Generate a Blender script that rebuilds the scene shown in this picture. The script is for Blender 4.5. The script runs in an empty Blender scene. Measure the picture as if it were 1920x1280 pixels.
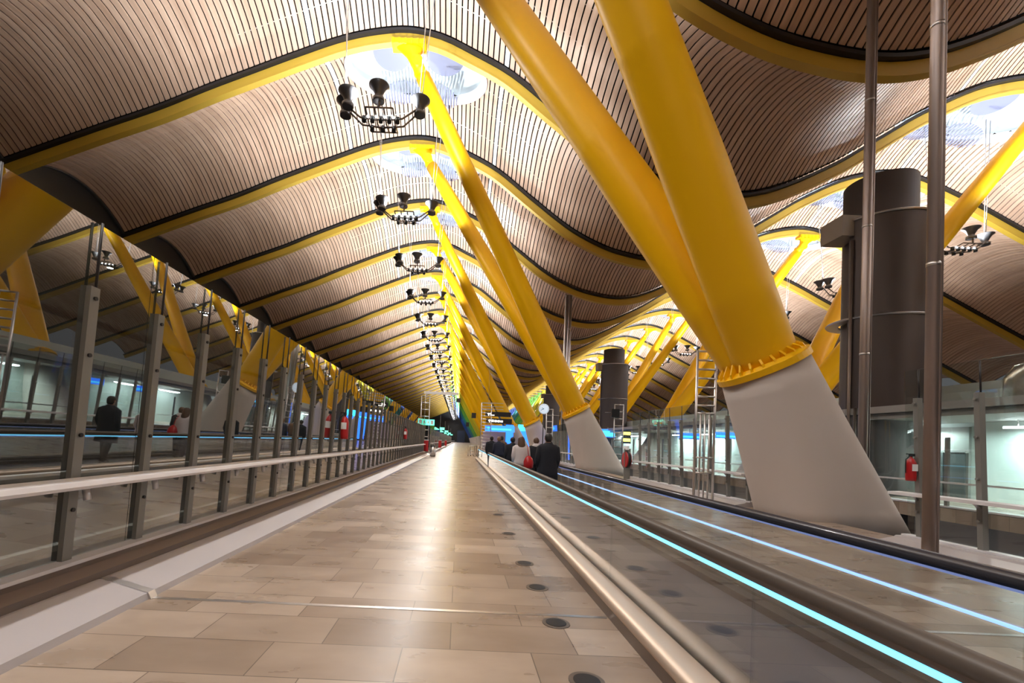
import bpy, bmesh, math, random
from mathutils import Vector, Matrix
random.seed(7)
D = bpy.data; SC = bpy.context.scene; COL = SC.collection

# ---------------------------------------------------------------- camera
F_PX, ROLL, PITCH, VPX, VPY, EYE = 850.0, 0.044, 0.026, 861.0, 825.0, 1.5
fw = Vector((0, math.cos(PITCH), math.sin(PITCH)))
up0 = Vector((0, -math.sin(PITCH), math.cos(PITCH))); rt0 = Vector((1, 0, 0))
rt = rt0 * math.cos(ROLL) + up0 * math.sin(ROLL)
up = up0 * math.cos(ROLL) - rt0 * math.sin(ROLL)
ax = Vector((0, 1, 0))
cx = VPX - F_PX * ax.dot(rt) / ax.dot(fw); cy = VPY + F_PX * ax.dot(up) / ax.dot(fw)
cam = D.cameras.new('camera'); camo = D.objects.new('camera', cam); COL.objects.link(camo)
M = Matrix((rt, up, -fw)).transposed().to_4x4(); M.translation = Vector((0, 0, EYE))
camo.matrix_world = M
cam.sensor_fit = 'HORIZONTAL'; cam.sensor_width = 36; cam.lens = F_PX / 1920 * 36
cam.shift_x = (960 - cx) / 1920; cam.shift_y = (cy - 640) / 1920
cam.clip_start = .05; cam.clip_end = 1500
SC.camera = camo

# ---------------------------------------------------------------- world, exposure
w = D.worlds.new('night'); SC.world = w; w.use_nodes = True
bg = w.node_tree.nodes['Background']; bg.inputs[0].default_value = (.75, .75, .8, 1); bg.inputs[1].default_value = .09
SC.view_settings.view_transform = 'Standard'; SC.view_settings.look = 'None'
SC.view_settings.exposure = 0.74; SC.view_settings.gamma = 1; SC.view_settings.use_curve_mapping = False
UP_W, SIDE_W, DOWN_W, WALL_W = 300, 2450, 330, 200

# ---------------------------------------------------------------- materials
def mat(name, col, rough=.5, metal=0, emis=None, es=0, coat=0, spec=None):
    m = D.materials.new(name); m.use_nodes = True; p = m.node_tree.nodes['Principled BSDF']
    p.inputs['Base Color'].default_value = (*col, 1); p.inputs['Roughness'].default_value = rough
    p.inputs['Metallic'].default_value = metal
    if coat: p.inputs['Coat Weight'].default_value = coat; p.inputs['Coat Roughness'].default_value = .1
    if spec is not None: p.inputs['Specular IOR Level'].default_value = spec
    if emis: p.inputs['Emission Color'].default_value = (*emis, 1); p.inputs['Emission Strength'].default_value = es
    return m
def noisy(name, c1, c2, scale=(1, 1, 1), rough=.5, metal=0, detail=3, bump=0, coat=0):
    m = mat(name, c1, rough, metal, coat=coat); nt = m.node_tree; N = nt.nodes; L = nt.links
    tc = N.new('ShaderNodeTexCoord'); mp = N.new('ShaderNodeMapping'); mp.inputs['Scale'].default_value = scale
    nz = N.new('ShaderNodeTexNoise'); nz.inputs['Scale'].default_value = 1; nz.inputs['Detail'].default_value = detail
    mx = N.new('ShaderNodeMix'); mx.data_type = 'RGBA'; mx.inputs[6].default_value = (*c1, 1); mx.inputs[7].default_value = (*c2, 1)
    L.new(tc.outputs['Object'], mp.inputs[0]); L.new(mp.outputs[0], nz.inputs[0]); L.new(nz.outputs[0], mx.inputs[0])
    L.new(mx.outputs[2], N['Principled BSDF'].inputs['Base Color'])
    if bump:
        b = N.new('ShaderNodeBump'); b.inputs['Strength'].default_value = bump; b.inputs['Distance'].default_value = .02
        L.new(nz.outputs[0], b.inputs['Height']); L.new(b.outputs[0], N['Principled BSDF'].inputs['Normal'])
    return m
def glass(name, tint, base, rough=0.0, gcol=(1, 1, 1), power=4):
    m = D.materials.new(name); m.use_nodes = True; nt = m.node_tree; N = nt.nodes; L = nt.links
    for n in list(N):
        if n.type != 'OUTPUT_MATERIAL': N.remove(n)
    out = [n for n in N if n.type == 'OUTPUT_MATERIAL'][0]
    tr = N.new('ShaderNodeBsdfTransparent'); tr.inputs[0].default_value = (*tint, 1)
    gl = N.new('ShaderNodeBsdfGlossy'); gl.inputs['Roughness'].default_value = rough; gl.inputs['Color'].default_value = (*gcol, 1)
    lw = N.new('ShaderNodeLayerWeight'); pw = N.new('ShaderNodeMath'); pw.operation = 'POWER'; pw.inputs[1].default_value = power
    ma = N.new('ShaderNodeMath'); ma.operation = 'MULTIPLY_ADD'; ma.inputs[1].default_value = 1 - base; ma.inputs[2].default_value = base
    mx = N.new('ShaderNodeMixShader')
    L.new(lw.outputs['Facing'], pw.inputs[0]); L.new(pw.outputs[0], ma.inputs[0]); L.new(ma.outputs[0], mx.inputs[0])
    L.new(tr.outputs[0], mx.inputs[1]); L.new(gl.outputs[0], mx.inputs[2]); L.new(mx.outputs[0], out.inputs[0])
    return m

YEL = (.88, .48, .002)
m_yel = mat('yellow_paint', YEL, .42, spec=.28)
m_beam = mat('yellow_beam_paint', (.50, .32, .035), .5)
def paint(i):
    return [m_yel, mat('yellow_green_paint', (.55, .50, .02), .4), mat('green_paint', (.12, .36, .05), .4),
            mat('teal_paint', (.02, .20, .22), .4), mat('blue_paint', (.02, .07, .30), .4)][i]
m_conc = noisy('concrete', (.54, .48, .435), (.62, .555, .51), (.9, .9, .5), .75, bump=.05)
m_back = mat('dark_backing', (.006, .005, .005), .95)
m_white = mat('white_aluminium', (.85, .86, .88), .5)
m_skyw = mat('white_skylight_lining', (.74, .80, .83), .55)
m_disc = mat('lilac_reflector', (.27, .28, .42), .5)
m_steel = mat('brushed_steel', (.62, .60, .60), .32, 1)
m_post = mat('grey_steel_post', (.24, .235, .22), .5, .3)
m_pipe = mat('warm_steel_pipe', (.36, .30, .28), .48, .85)
m_bronze = mat('bronze_metal', (.20, .16, .14), .4, .7)
m_railb = mat('white_rail', (.72, .70, .72), .4)
m_cap = mat('champagne_metal', (.60, .48, .38), .45, .6)
m_rub = mat('black_rubber', (.045, .042, .05), .3, coat=.4)
m_rubn = mat('brown_rubber', (.11, .09, .075), .42)
m_dark = mat('dark_metal', (.035, .033, .036), .4, .5)
m_funnel = mat('funnel_metal', (.13, .125, .13), .35, .7)
m_cyl = mat('anthracite_panel', (.085, .075, .078), .6, .1)
m_led = mat('cyan_led', (.2, .6, .8), .5, emis=(.16, .62, 1.0), es=1.2)
m_glow2 = mat('blue_glow', (.2, .4, .8), .5, emis=(.24, .42, 1.0), es=.95)
m_led3 = mat('dim_blue_led', (.2, .3, .6), .5, emis=(.28, .36, .75), es=.3)
m_red = mat('red_paint', (.45, .012, .015), .35)
m_lit = mat('lamp_tube', (1, 1, 1), .5, emis=(.85, .97, 1), es=7)
m_bulb = mat('bulb', (1, 1, 1), .5, emis=(.95, .97, 1), es=9)
m_wallw = mat('white_panel_wall', (.60, .66, .63), .45)
m_blk = mat('black_plastic', (.012, .012, .014), .4)
m_glassL = glass('coated_glass', (.5, .54, .52), .21, power=2.6)
m_glassR = glass('clear_glass', (.90, .93, .92), .06)
m_glassB = glass('balustrade_glass', (.92, .95, .96), .07, power=3.2)
m_duct = noisy('foil_duct', (.75, .74, .68), (.45, .43, .36), (6, 6, 6), .3, .9, bump=.4)

def wood_mat():
    m = mat('bamboo_slat', (.5, .33, .22), .48); nt = m.node_tree; N = nt.nodes; L = nt.links
    tc = N.new('ShaderNodeTexCoord'); mp = N.new('ShaderNodeMapping'); mp.inputs['Scale'].default_value = (3.35, .22, .01)
    nz = N.new('ShaderNodeTexNoise'); nz.inputs['Scale'].default_value = 1; nz.inputs['Detail'].default_value = 4
    cr = N.new('ShaderNodeValToRGB'); cr.color_ramp.elements[0].position = .3; cr.color_ramp.elements[1].position = .7
    cr.color_ramp.elements[0].color = (.47, .30, .21, 1); cr.color_ramp.elements[1].color = (.66, .46, .34, 1)
    L.new(tc.outputs['Object'], mp.inputs[0]); L.new(mp.outputs[0], nz.inputs[0]); L.new(nz.outputs[0], cr.inputs[0])
    L.new(cr.outputs[0], N['Principled BSDF'].inputs['Base Color']); return m
m_wood = wood_mat()

def floor_mat():
    m = mat('polished_limestone', (.3, .22, .16), .2, spec=.26); nt = m.node_tree; N = nt.nodes; L = nt.links
    P = N['Principled BSDF']
    tc = N.new('ShaderNodeTexCoord')
    br = N.new('ShaderNodeTexBrick'); br.inputs['Scale'].default_value = 1; br.offset = .37; br.squash = 1
    br.inputs['Brick Width'].default_value = .92; br.inputs['Row Height'].default_value = .47
    br.inputs['Mortar Size'].default_value = .004; br.inputs['Bias'].default_value = 0
    br.inputs['Color1'].default_value = (.23, .17, .128, 1); br.inputs['Color2'].default_value = (.40, .32, .255, 1)
    br.inputs['Mortar'].default_value = (.13, .10, .08, 1)
    mp = N.new('ShaderNodeMapping'); mp.inputs['Scale'].default_value = (1.1, 2.4, 1)
    nz = N.new('ShaderNodeTexNoise'); nz.inputs['Scale'].default_value = 1.3; nz.inputs['Detail'].default_value = 4; nz.inputs['Distortion'].default_value = .2
    mx = N.new('ShaderNodeMix'); mx.data_type = 'RGBA'; mx.blend_type = 'SOFT_LIGHT'; mx.inputs[0].default_value = .45
    L.new(tc.outputs['Object'], br.inputs[0]); L.new(tc.outputs['Object'], mp.inputs[0]); L.new(mp.outputs[0], nz.inputs[0])
    L.new(br.outputs[0], mx.inputs[6]); L.new(nz.outputs[0], mx.inputs[7]); L.new(mx.outputs[2], P.inputs['Base Color'])
    mr = N.new('ShaderNodeMapRange'); mr.inputs[3].default_value = .22; mr.inputs[4].default_value = .36
    L.new(nz.outputs[0], mr.inputs[0]); L.new(mr.outputs[0], P.inputs['Roughness'])
    bp = N.new('ShaderNodeBump'); bp.inputs['Strength'].default_value = .12; bp.inputs['Distance'].default_value = .01
    L.new(nz.outputs[0], bp.inputs['Height']); L.new(bp.outputs[0], P.inputs['Normal'])
    return m
m_floor = floor_mat()
m_belt = mat('grooved_belt', (.05, .052, .068), .5)
m_ext = mat('dark_asphalt', (.03, .03, .035), .6)
m_kerb = noisy('pale_stone_kerb', (.41, .38, .385), (.47, .435, .44), (1.5, 1.5, 1.5), .35, bump=.02)

# ---------------------------------------------------------------- mesh builder
class MB:
    def __init__(s): s.v = []; s.f = []; s.mi = []; s.sm = []
    def face(s, idx, mi=0, sm=False): s.f.append(idx); s.mi.append(mi); s.sm.append(sm)
    def box(s, x0, x1, y0, y1, z0, z1, mi=0):
        b = len(s.v)
        for x in (x0, x1):
            for y in (y0, y1):
                for z in (z0, z1): s.v.append((x, y, z))
        for q in ((0, 1, 3, 2), (4, 6, 7, 5), (0, 4, 5, 1), (2, 3, 7, 6), (0, 2, 6, 4), (1, 5, 7, 3)):
            s.face([b + i for i in q], mi)
        return s
    def loft(s, rings, mi=0, caps=True, sm=True, closed=True):
        b = len(s.v); n = len(rings[0])
        for r in rings: s.v += [tuple(p) for p in r]
        for i in range(len(rings) - 1):
            for j in range(n if closed else n - 1):
                k = (j + 1) % n
                s.face([b + i * n + j, b + i * n + k, b + (i + 1) * n + k, b + (i + 1) * n + j], mi, sm)
        if caps:
            s.face([b + j for j in range(n)][::-1], mi); s.face([b + (len(rings) - 1) * n + j for j in range(n)], mi)
        return s
    def tube(s, pts, rad, n=12, mi=0, caps=True, axis=None):
        rings = []; pts = [Vector(p) for p in pts]
        if not hasattr(rad, '__len__'): rad = [rad] * len(pts)
        for i, p in enumerate(pts):
            d = axis if axis else (pts[min(i + 1, len(pts) - 1)] - pts[max(i - 1, 0)])
            d = Vector(d).normalized(); a = Vector((0, 1, 0)) if abs(d.y) < .9 else Vector((1, 0, 0))
            u = a.cross(d).normalized(); v = d.cross(u)
            rings.append([p + (u * math.cos(t) + v * math.sin(t)) * rad[i] for t in [2 * math.pi * k / n for k in range(n)]])
        return s.loft(rings, mi, caps)
    def prism(s, prof, y0, y1, mi=0, sm=False):   # prof = [(x,z)...] extruded along Y
        return s.loft([[(x, y0, z) for x, z in prof], [(x, y1, z) for x, z in prof]], mi, True, sm)
    def build(s, name, mats, parent=None, loc=None):
        me = D.meshes.new(name); me.from_pydata(s.v, [], s.f)
        for m in (mats if isinstance(mats, (list, tuple)) else [mats]): me.materials.append(m)
        me.polygons.foreach_set('material_index', s.mi); me.polygons.foreach_set('use_smooth', s.sm)
        bm = bmesh.new(); bm.from_mesh(me); bmesh.ops.recalc_face_normals(bm, faces=bm.faces); bm.to_mesh(me); bm.free(); me.update()
        o = D.objects.new(name, me); COL.objects.link(o)
        if parent: o.parent = parent
        if loc: o.location = loc
        return o
def empty(name, loc=(0, 0, 0), rz=0):
    o = D.objects.new(name, None); COL.objects.link(o); o.location = loc; o.rotation_euler.z = rz; o.empty_display_size = .2; return o
def tag(o, label, cat, group=None):
    o['label'] = label; o['category'] = cat
    if group: o['group'] = group
    return o
def struct(o): o['kind'] = 'structure'; return o
def copy_tree(o, parent=None):
    c = o.copy(); COL.objects.link(c)
    if parent: c.parent = parent
    for ch in list(o.children): copy_tree(ch, c)
    return c

# ================================================================= SETTING
Y0, Y1 = -38.0, 340.0; NB = 4
struct(MB().box(-2.64, 8.6, Y0, Y1, -.4, 0).build('floor', m_floor))
struct(MB().box(-60, -2.64, Y0, Y1, -5.4, -5).box(8.6, 60, Y0, Y1, -5.4, -5).build('floor_lower', m_ext))
struct(MB().box(16.0, 30, Y0, Y1, -.45, -.02).build('floor_side', m_floor))
# bright metal joint across floor
struct(MB().box(-2.62, 1.36, 4.0, 4.045, 0, .004).box(3.25, 7.8, 4.0, 4.045, 0, .004).build('trim_1', m_steel))

# roof profile along X (top of the arched beams)
PR = [(-26.1, 15.45), (-23.2, 16.65), (-20.4, 17.8), (-17.4, 19.0), (-14.6, 20.3), (-12.2, 21.35), (-10.0, 22.3), (-7.5, 23.3), (-5.6, 23.8), (-3.75, 24.0), (-2.0, 23.7),
      (-.4, 23.0), (2, 21.75), (4.6, 19.75), (7.3, 17.75), (9.2, 16.7), (11.2, 15.95), (14.2, 15.5), (16.6, 15.9), (20, 17.5), (22.5, 19.1),
      (25, 20.7), (28.6, 22.4), (32.5, 22.9), (37, 21.3), (42, 18.8), (44.3, 17.7), (49, 15.3), (53.2, 13.2), (58, 10.8), (61, 9.3)]
def rh(x):
    if x <= PR[0][0]: return PR[0][1]
    if x >= PR[-1][0]: return PR[-1][1]
    for i in range(len(PR) - 1):
        if PR[i][0] <= x <= PR[i + 1][0]:
            def sl(j):
                a = PR[max(j - 1, 0)]; b = PR[min(j + 1, len(PR) - 1)]; return (b[1] - a[1]) / (b[0] - a[0])
            (xa, za), (xb, zb) = PR[i], PR[i + 1]; h = xb - xa; t = (x - xa) / h
            return (2*t**3 - 3*t*t + 1) * za + (t**3 - 2*t*t + t) * h * sl(i) + (-2*t**3 + 3*t*t) * zb + (t**3 - t*t) * h * sl(i + 1)
BAY = 9.0; BULGE = 1.75; CXS = (-3.75, 32.4); SKR = (4.4, 3.25); SKY = 3.55
def arch(x, y): return rh(x) + .16 + BULGE * (1 - ((y - 4.5) / 4.5) ** 2)
beams_y = [-2.2 + BAY * k for k in range(-NB, 38)]
XL, XR = -26.0, 60.0

# slatted ceiling of one bay (shared mesh)
mb = MB(); pitch = .30; nsl = int((XR - XL) / pitch)
for i in range(nsl):
    xa = XL + i * pitch; xb = xa + .228; xc = (xa + xb) / 2
    mi = 0; spans = [(.24, 8.76)]
    for k, c in enumerate(CXS):
        for off in (0, -5.4, 5.4):
            if abs(xc - c - off) < pitch / 2: mi = 1
        q = 1 - ((xc - c) / SKR[0]) ** 2
        if q > 0:
            hw = SKR[1] * math.sqrt(q); spans = []
            if SKY - hw > .34: spans.append((.24, SKY - hw))
            spans.append((SKY + hw, 8.76))
    for (ya, yb) in spans:
        n = max(1, round((yb - ya) / .75)); ys = [ya + (yb - ya) * j / n for j in range(n + 1)]
        rings = []
        for y in ys:
            za, zb = arch(xa, y), arch(xb, y)
            rings.append([(xa, y, za + .07), (xa, y, za), (xb, y, zb), (xb, y, zb + .07)])
        mb.loft(rings, mi, False, False, False)
# thin white cross rails above the slats near the crests
for c in CXS:
    for yr in (1.1, 2.6, 4.3, 6.0, 7.6):
        run = []
        for k in range(61):
            x = c - 9 + .3 * k
            inside = any(((x - q) / SKR[0]) ** 2 + ((yr - SKY) / SKR[1]) ** 2 < 1.08 for q in CXS)
            if not inside: run.append([(x, yr - .018, arch(x, yr) + .08), (x, yr + .018, arch(x, yr) + .08), (x, yr + .018, arch(x, yr) + .11), (x, yr - .018, arch(x, yr) + .11)])
            if (inside or k == 60) and run:
                if len(run) > 1: mb.loft(run, 1, True, False)
                run = []
bay = mb.build('ceiling', [m_wood, m_white])
mb = MB()
def hole(x, y): return any(((x - c) / SKR[0]) ** 2 + ((y - SKY) / SKR[1]) ** 2 < 1.0 for c in CXS)
nx = 172; ny = 18
grid = {}
for i in range(nx + 1):
    for j in range(ny + 1):
        x = XL + (XR - XL) * i / nx; y = 9.0 * j / ny
        grid[i, j] = len(mb.v); mb.v.append((x, y, arch(x, y) + .22))
for i in range(nx):
    for j in range(ny):
        x = XL + (XR - XL) * (i + .5) / nx; y = 9.0 * (j + .5) / ny
        if not hole(x, y): mb.face([grid[i, j], grid[i + 1, j], grid[i + 1, j + 1], grid[i, j + 1]], 0, True)
back = mb.build('ceiling_backing', m_back)
ebk = [(bay, 'ceiling'), (back, 'ceiling_backing')]
struct(bay); struct(back)
bay.location.y = beams_y[0]; back.location.y = beams_y[0]
for y in beams_y[1:-1]:
    for o, nme in ebk:
        c = o.copy(); COL.objects.link(c); c.location.y = y

# arched beams
def beam_mesh():
    mb = MB(); n = 150; rings = []; fl = []
    for i in range(n + 1):
        x = XL - .1 + (XR - XL + .1) * i / n; z = rh(x)
        s = (rh(x + .05) - rh(x - .05)) / .1; L = math.hypot(1, s); nxv, nzv = -s / L, 1 / L
        def P(y, d): return (x - nxv * d, y, z - nzv * d)
        rings.append([P(-.14, 0), P(-.14, .44), P(-.18, .46), P(-.18, .53), P(.18, .53), P(.18, .46), P(.14, .44), P(.14, 0)])
        fl.append([P(-.34, -.16), P(-.34, -.02), P(.34, -.02), P(.34, -.16)])
    mb.loft(rings, 0, True, False); mb.loft(fl, 1, True, False)
    return mb
ORD = 'first second third fourth fifth sixth seventh eighth ninth tenth eleventh twelfth thirteenth fourteenth fifteenth sixteenth'.split()
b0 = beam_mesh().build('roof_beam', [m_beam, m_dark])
bl = ['yellow arched roof beam overhead, nearer than every other one and out of the picture', 'yellow arched roof beam right above the nearest raking tube',
      'big yellow wavy roof beam sweeping over the top right corner', 'yellow roof beam at the largest skylight, ending at the left edge',
      'yellow roof beam at the second largest skylight of the near row', 'yellow roof beam at the third largest skylight of the near row',
      'yellow roof beam at the fourth skylight down the near row', 'yellow roof beam at the fifth skylight down the near row',
      'yellow roof beam at the sixth skylight down the near row']
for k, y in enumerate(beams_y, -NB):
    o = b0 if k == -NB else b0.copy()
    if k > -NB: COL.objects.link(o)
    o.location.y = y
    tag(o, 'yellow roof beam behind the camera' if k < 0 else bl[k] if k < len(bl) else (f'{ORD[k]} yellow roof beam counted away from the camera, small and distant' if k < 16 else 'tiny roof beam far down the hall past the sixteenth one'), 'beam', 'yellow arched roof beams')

# skylights
def skylight_mesh(c, full=True):
    root = empty('skylight')
    rim = MB(); dome = MB(); n = 48
    def ring(k, dz, y0=SKY):
        r = []
        for t in range(n):
            a = 2 * math.pi * t / n; x = c + SKR[0] * k * math.cos(a); y = SKY + SKR[1] * k * math.sin(a)
            xe = c + SKR[0] * math.cos(a) * min(k, 1.04); ye = SKY + SKR[1] * math.sin(a) * min(k, 1.04)
            r.append((x - 0, y, arch(xe, max(.0, min(9, ye))) + dz))
        return r
    rim.loft([ring(1.035, -.02), ring(1.035, -.10), ring(.955, -.10), ring(.955, .3)], 0, False, True)
    rim.build('rim', m_white, root)
    zc = arch(c, SKY) + .95
    def flat(k, z):
        return [(c + SKR[0] * k * math.cos(2 * math.pi * t / n), SKY + SKR[1] * k * math.sin(2 * math.pi * t / n), z) for t in range(n)]
    dome.loft([ring(1.0, -.05), ring(1.03, .3), flat(.98, zc), flat(.8, zc + .25), flat(.4, zc + .38)], 0, False, True)
    dome.face([len(dome.v) - 1 - t for t in range(n)], 0)
    dome.build('dome_lining', m_skyw, root)
    for (dx, dy, dz, rx, ry, tx) in ((-1.75, .55, -.35, 1.2, 1.0, .35), (1.75, .75, -.35, 1.25, 1.0, .35)):
        d = MB(); q = [(dx + rx * math.cos(2 * math.pi * t / 28), dy + ry * math.sin(2 * math.pi * t / 28)) for t in range(28)]
        z = zc + .0
        d.loft([[(c + a, SKY + b, z + dz - tx * (b - dy)) for a, b in q], [(c + a, SKY + b, z + dz + .04 - tx * (b - dy)) for a, b in q]], 0)
        d.build('reflector_disc', m_disc, root)
    for (dx, dy, rx) in ((-1.2, 2.45, 1.25), (1.35, 2.45, 1.25)):
        d = MB(); yy = SKY + dy
        for k in range(13):
            u = -1 + 2 * (k + .5) / 13; hw = .8 * math.sqrt(1 - u * u)
            x = c + dx + rx * u
            d.loft([[(x - .05, yy - hw, arch(x, min(9, yy - hw)) - .22), (x + .05, yy - hw, arch(x, yy - hw) - .22), (x + .05, yy - hw, arch(x, yy - hw) - .18), (x - .05, yy - hw, arch(x, yy - hw) - .18)],
                    [(x - .05, yy + hw, arch(x, yy + hw) - .22), (x + .05, yy + hw, arch(x, yy + hw) - .22), (x + .05, yy + hw, arch(x, yy + hw) - .18), (x - .05, yy + hw, arch(x, yy + hw) - .18)]], 0)
        d.build('louvre_disc', m_disc, root)
    return root
ordn = ['first', 'second', 'third', 'fourth', 'fifth', 'sixth', 'seventh', 'eighth']
def sk_label(side, k):
    # k is bay index
    j = k - 3
    if side == 0:
        if j < 0: return 'round white skylight over the near row, out of the picture above the camera'
        if j < 6: return ['largest round white skylight, two big lilac discs showing', 'second largest skylight of the near row, behind the largest one', 'third skylight down the near row above the third lamp cluster',
                          'fourth skylight down the near row above the fourth lamp cluster', 'fifth skylight down the near row, a bright oval', 'sixth skylight down the near row, a bright oval'][j]
        return f'{ORD[j]} skylight down the near row, a thin bright sliver' if j < 10 else 'tiny bright skylight far down the near row past the tenth one'
    if j < 0: return 'round skylight of the right hand row, out of the picture at the right'
    if j < 4: return ['large skylight of lilac petals at the right edge of the picture', 'skylight with petals just above the dark cylindrical lift tower', 'skylight with petals left of the lift tower above a slanting yellow tube', 'small skylight of the right hand row beside the big yellow tubes'][j]
    return f'{ORD[j]} skylight of the right hand row, small between the slanting tubes' if j < 8 else 'tiny bright skylight far down the right hand row past the eighth'
for side, c in enumerate(CXS):
    root = skylight_mesh(c)
    if side == 1:
        for ch in root.children: pass
    for k, y in enumerate(beams_y[:-1], -NB):
        o = root if k == -NB else copy_tree(root)
        o.location.y = y
        tag(o, sk_label(side, k), 'skylight', 'skylights over the near row' if side == 0 else 'skylights over the right hand row')

# far left dark glazing under the roof edge
mb = MB(); rim = MB()
for y in beams_y[:-1]:
    pts = [(y + 9 * j / 14) for j in range(15)]
    top = [(p, arch(XL, p - y) + .2) for p in pts]
    prof = [(y, -5.0)] + top + [(y + 9, -5.0)]
    mb.loft([[(XL + .1, a, b) for a, b in prof], [(XL - .1, a, b) for a, b in prof]], 0, True, False)
    rim.loft([[(XL + .1, a, b - .22), (XL + .3, a, b - .22), (XL + .3, a, b - .12), (XL + .1, a, b - .12)] for a, b in top], 0, True, False)
m_lun = noisy('dark_glazing', (.012, .012, .013), (.02, .019, .018), (.1, .3, .1), .35)
struct(mb.build('wall_left', m_lun)); struct(rim.build('trim_2', m_funnel))
struct(MB().box(-60, 60, Y1 - .5, Y1, -5, 26).build('wall_back', m_lun))

# ================================================================= RAKING COLUMNS
def column(side, head_h, pm):
    """side=+1: leans to -X (near row); side=-1 mirrored. origin: collar X, base Y, floor"""
    root = empty('raking_column')
    sx = side
    c0 = Vector((0, 0, 3.62)); d0 = (Vector((-11.25 * sx, 0, head_h)) - c0).normalized()
    u = Vector((0, 1, 0)).cross(d0).normalized(); v = Vector((0, 1, 0))
    if u.x < 0: u = -u
    RY = 1.25
    mb = MB(); n = 40; rings = []
    fl = Vector((1.78 * sx, 0, -.25)); wx, wy = 1.52, .98
    for q in range(9):
        t = q / 8; ring = []
        for k in range(n):
            a = 2 * math.pi * k / n; ca, sa = math.cos(a), math.sin(a); pw = .9 - .3 * t
            cc = math.copysign(abs(ca) ** pw, ca); ss = math.copysign(abs(sa) ** pw, sa)
            top = c0 + u * .84 * cc + v * (RY - .1) * ss
            ring.append(top.lerp(fl + Vector((wx * cc, wy * ss, 0)), t))
        rings.append(ring)
    mb.loft(rings, 0); mb.build('concrete_plinth', m_conc, root)
    mb = MB()
    def oval(rx, ry, s): return [c0 + d0 * s + u * rx * math.cos(2 * math.pi * k / 44) + v * ry * math.sin(2 * math.pi * k / 44) for k in range(44)]
    mb.loft([oval(.93, RY, -.02), oval(.93, RY, .13), oval(.88, RY - .05, .135), oval(.76, RY - .14, .2)], 0, True, False)
    for k in range(24):
        a = 2 * math.pi * (k + .5) / 24; rr = u * math.cos(a) + v * math.sin(a) * RY / .99; tt = (u * -math.sin(a) + v * math.cos(a)) * .024
        p0 = c0 + d0 * .12 + rr * .62; p1 = c0 + d0 * .12 + rr * .9; p2 = c0 + d0 * .24 + rr * .88; p3 = c0 + d0 * .44 + rr * .70
        mb.loft([[p0 - tt, p1 - tt, p2 - tt, p3 - tt], [p0 + tt, p1 + tt, p2 + tt, p3 + tt]], 0, True, False)
    mb.build('bolted_flange', pm, root)
    for e in (-1, 1):
        c = Vector((0, e * .2, 3.62)); h = Vector((-11.25 * sx, e * 4.5, head_h))
        d = (h - c).normalized(); L = (h - c).length
        st = [(.1, .70), (.5, .70), (L * .08, .70), (L * .085, .708), (L * .088, .70), (L * .22, .68), (L * .33, .63), (L * .335, .636), (L * .338, .628), (L * .45, .60), (L * .57, .56), (L * .7, .52), (L * .8, .48), (L * .93, .42)]
        mb = MB(); mb.tube([c + d * s for s, r in st], [r for s, r in st], 32, axis=d)
        tb_ = mb.build('tube', pm, root)
        # head : fork + bearing plate
        mb = MB(); p = c + d * (L * .925); top = h + Vector((0, 0, 0))
        rings = []
        for t, hw, hy in ((0, .42, .42), (.35, .36, .36), (.7, .40, .33), (.93, .66, .3), (1, .76, .3)):
            q = p.lerp(top, t)
            rings.append([q + Vector((hw * math.cos(2 * math.pi * k / 24), hy * math.sin(2 * math.pi * k / 24), 0)) for k in range(24)])
        mb.loft(rings, 0)
        mb.tube([p.lerp(top, .38) + Vector((0, -.5, 0)), p.lerp(top, .38) + Vector((0, .5, 0))], .30, 20)
        hd_ = mb.build('forked_head', pm, root)
        mb = MB(); mb.box(h.x - .95, h.x + .95, h.y - .36, h.y + .36, h.z - .04, h.z + .22)
        for k in range(6): mb.box(h.x - .9 + k * .34, h.x - .8 + k * .34, h.y - .42, h.y - .34, h.z - .12, h.z + .2)
        mb.build('bearing_plate', pm, hd_)
    return root
base_y = [11.3 + 18 * k for k in range(-2, 18)]
def cidx(y): return 0 if y < 150 else 1 if y < 175 else 2 if y < 215 else 3 if y < 260 else 4
paints = [paint(i) for i in range(5)]
near_lab = ['huge yellow raking column pair on the nearest concrete plinth', 'yellow raking column pair on the second concrete plinth, beside the red hose reel',
            'yellow raking column pair on the third plinth, behind the walking people', 'yellow raking column pair on the fourth plinth, beside the blue hall signs']
far_lab = ['yellow raking column pair leaning right, out of the picture at the right', 'yellow raking column pair leaning right behind the lift tower',
           'yellow raking column pair leaning right, seen over the glass left of the biggest plinth', 'yellow raking column pair leaning right beside the slim second lift tower']
cn = ['yellow', 'yellow green', 'green', 'teal', 'blue']
for side, X, hh, labs, lean in ((1, 7.5, 23.3, near_lab, 'left'), (-1, 21.2, 22.2, far_lab, 'right')):
    protos = {}
    for k, y in enumerate(base_y, -2):
        ci = cidx(y)
        if ci not in protos: o = protos[ci] = column(side, hh, paints[ci])
        else: o = copy_tree(protos[ci])
        o.location = (X, y, 0)
        lab = f'raking column pair leaning {lean}, behind the camera' if k < 0 else labs[k] if k < 4 else f'{cn[ci]} raking column pair leaning {lean}, far down the hall past the fourth plinth'
        tag(o, lab, 'column', f'raking columns leaning {lean}')

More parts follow.
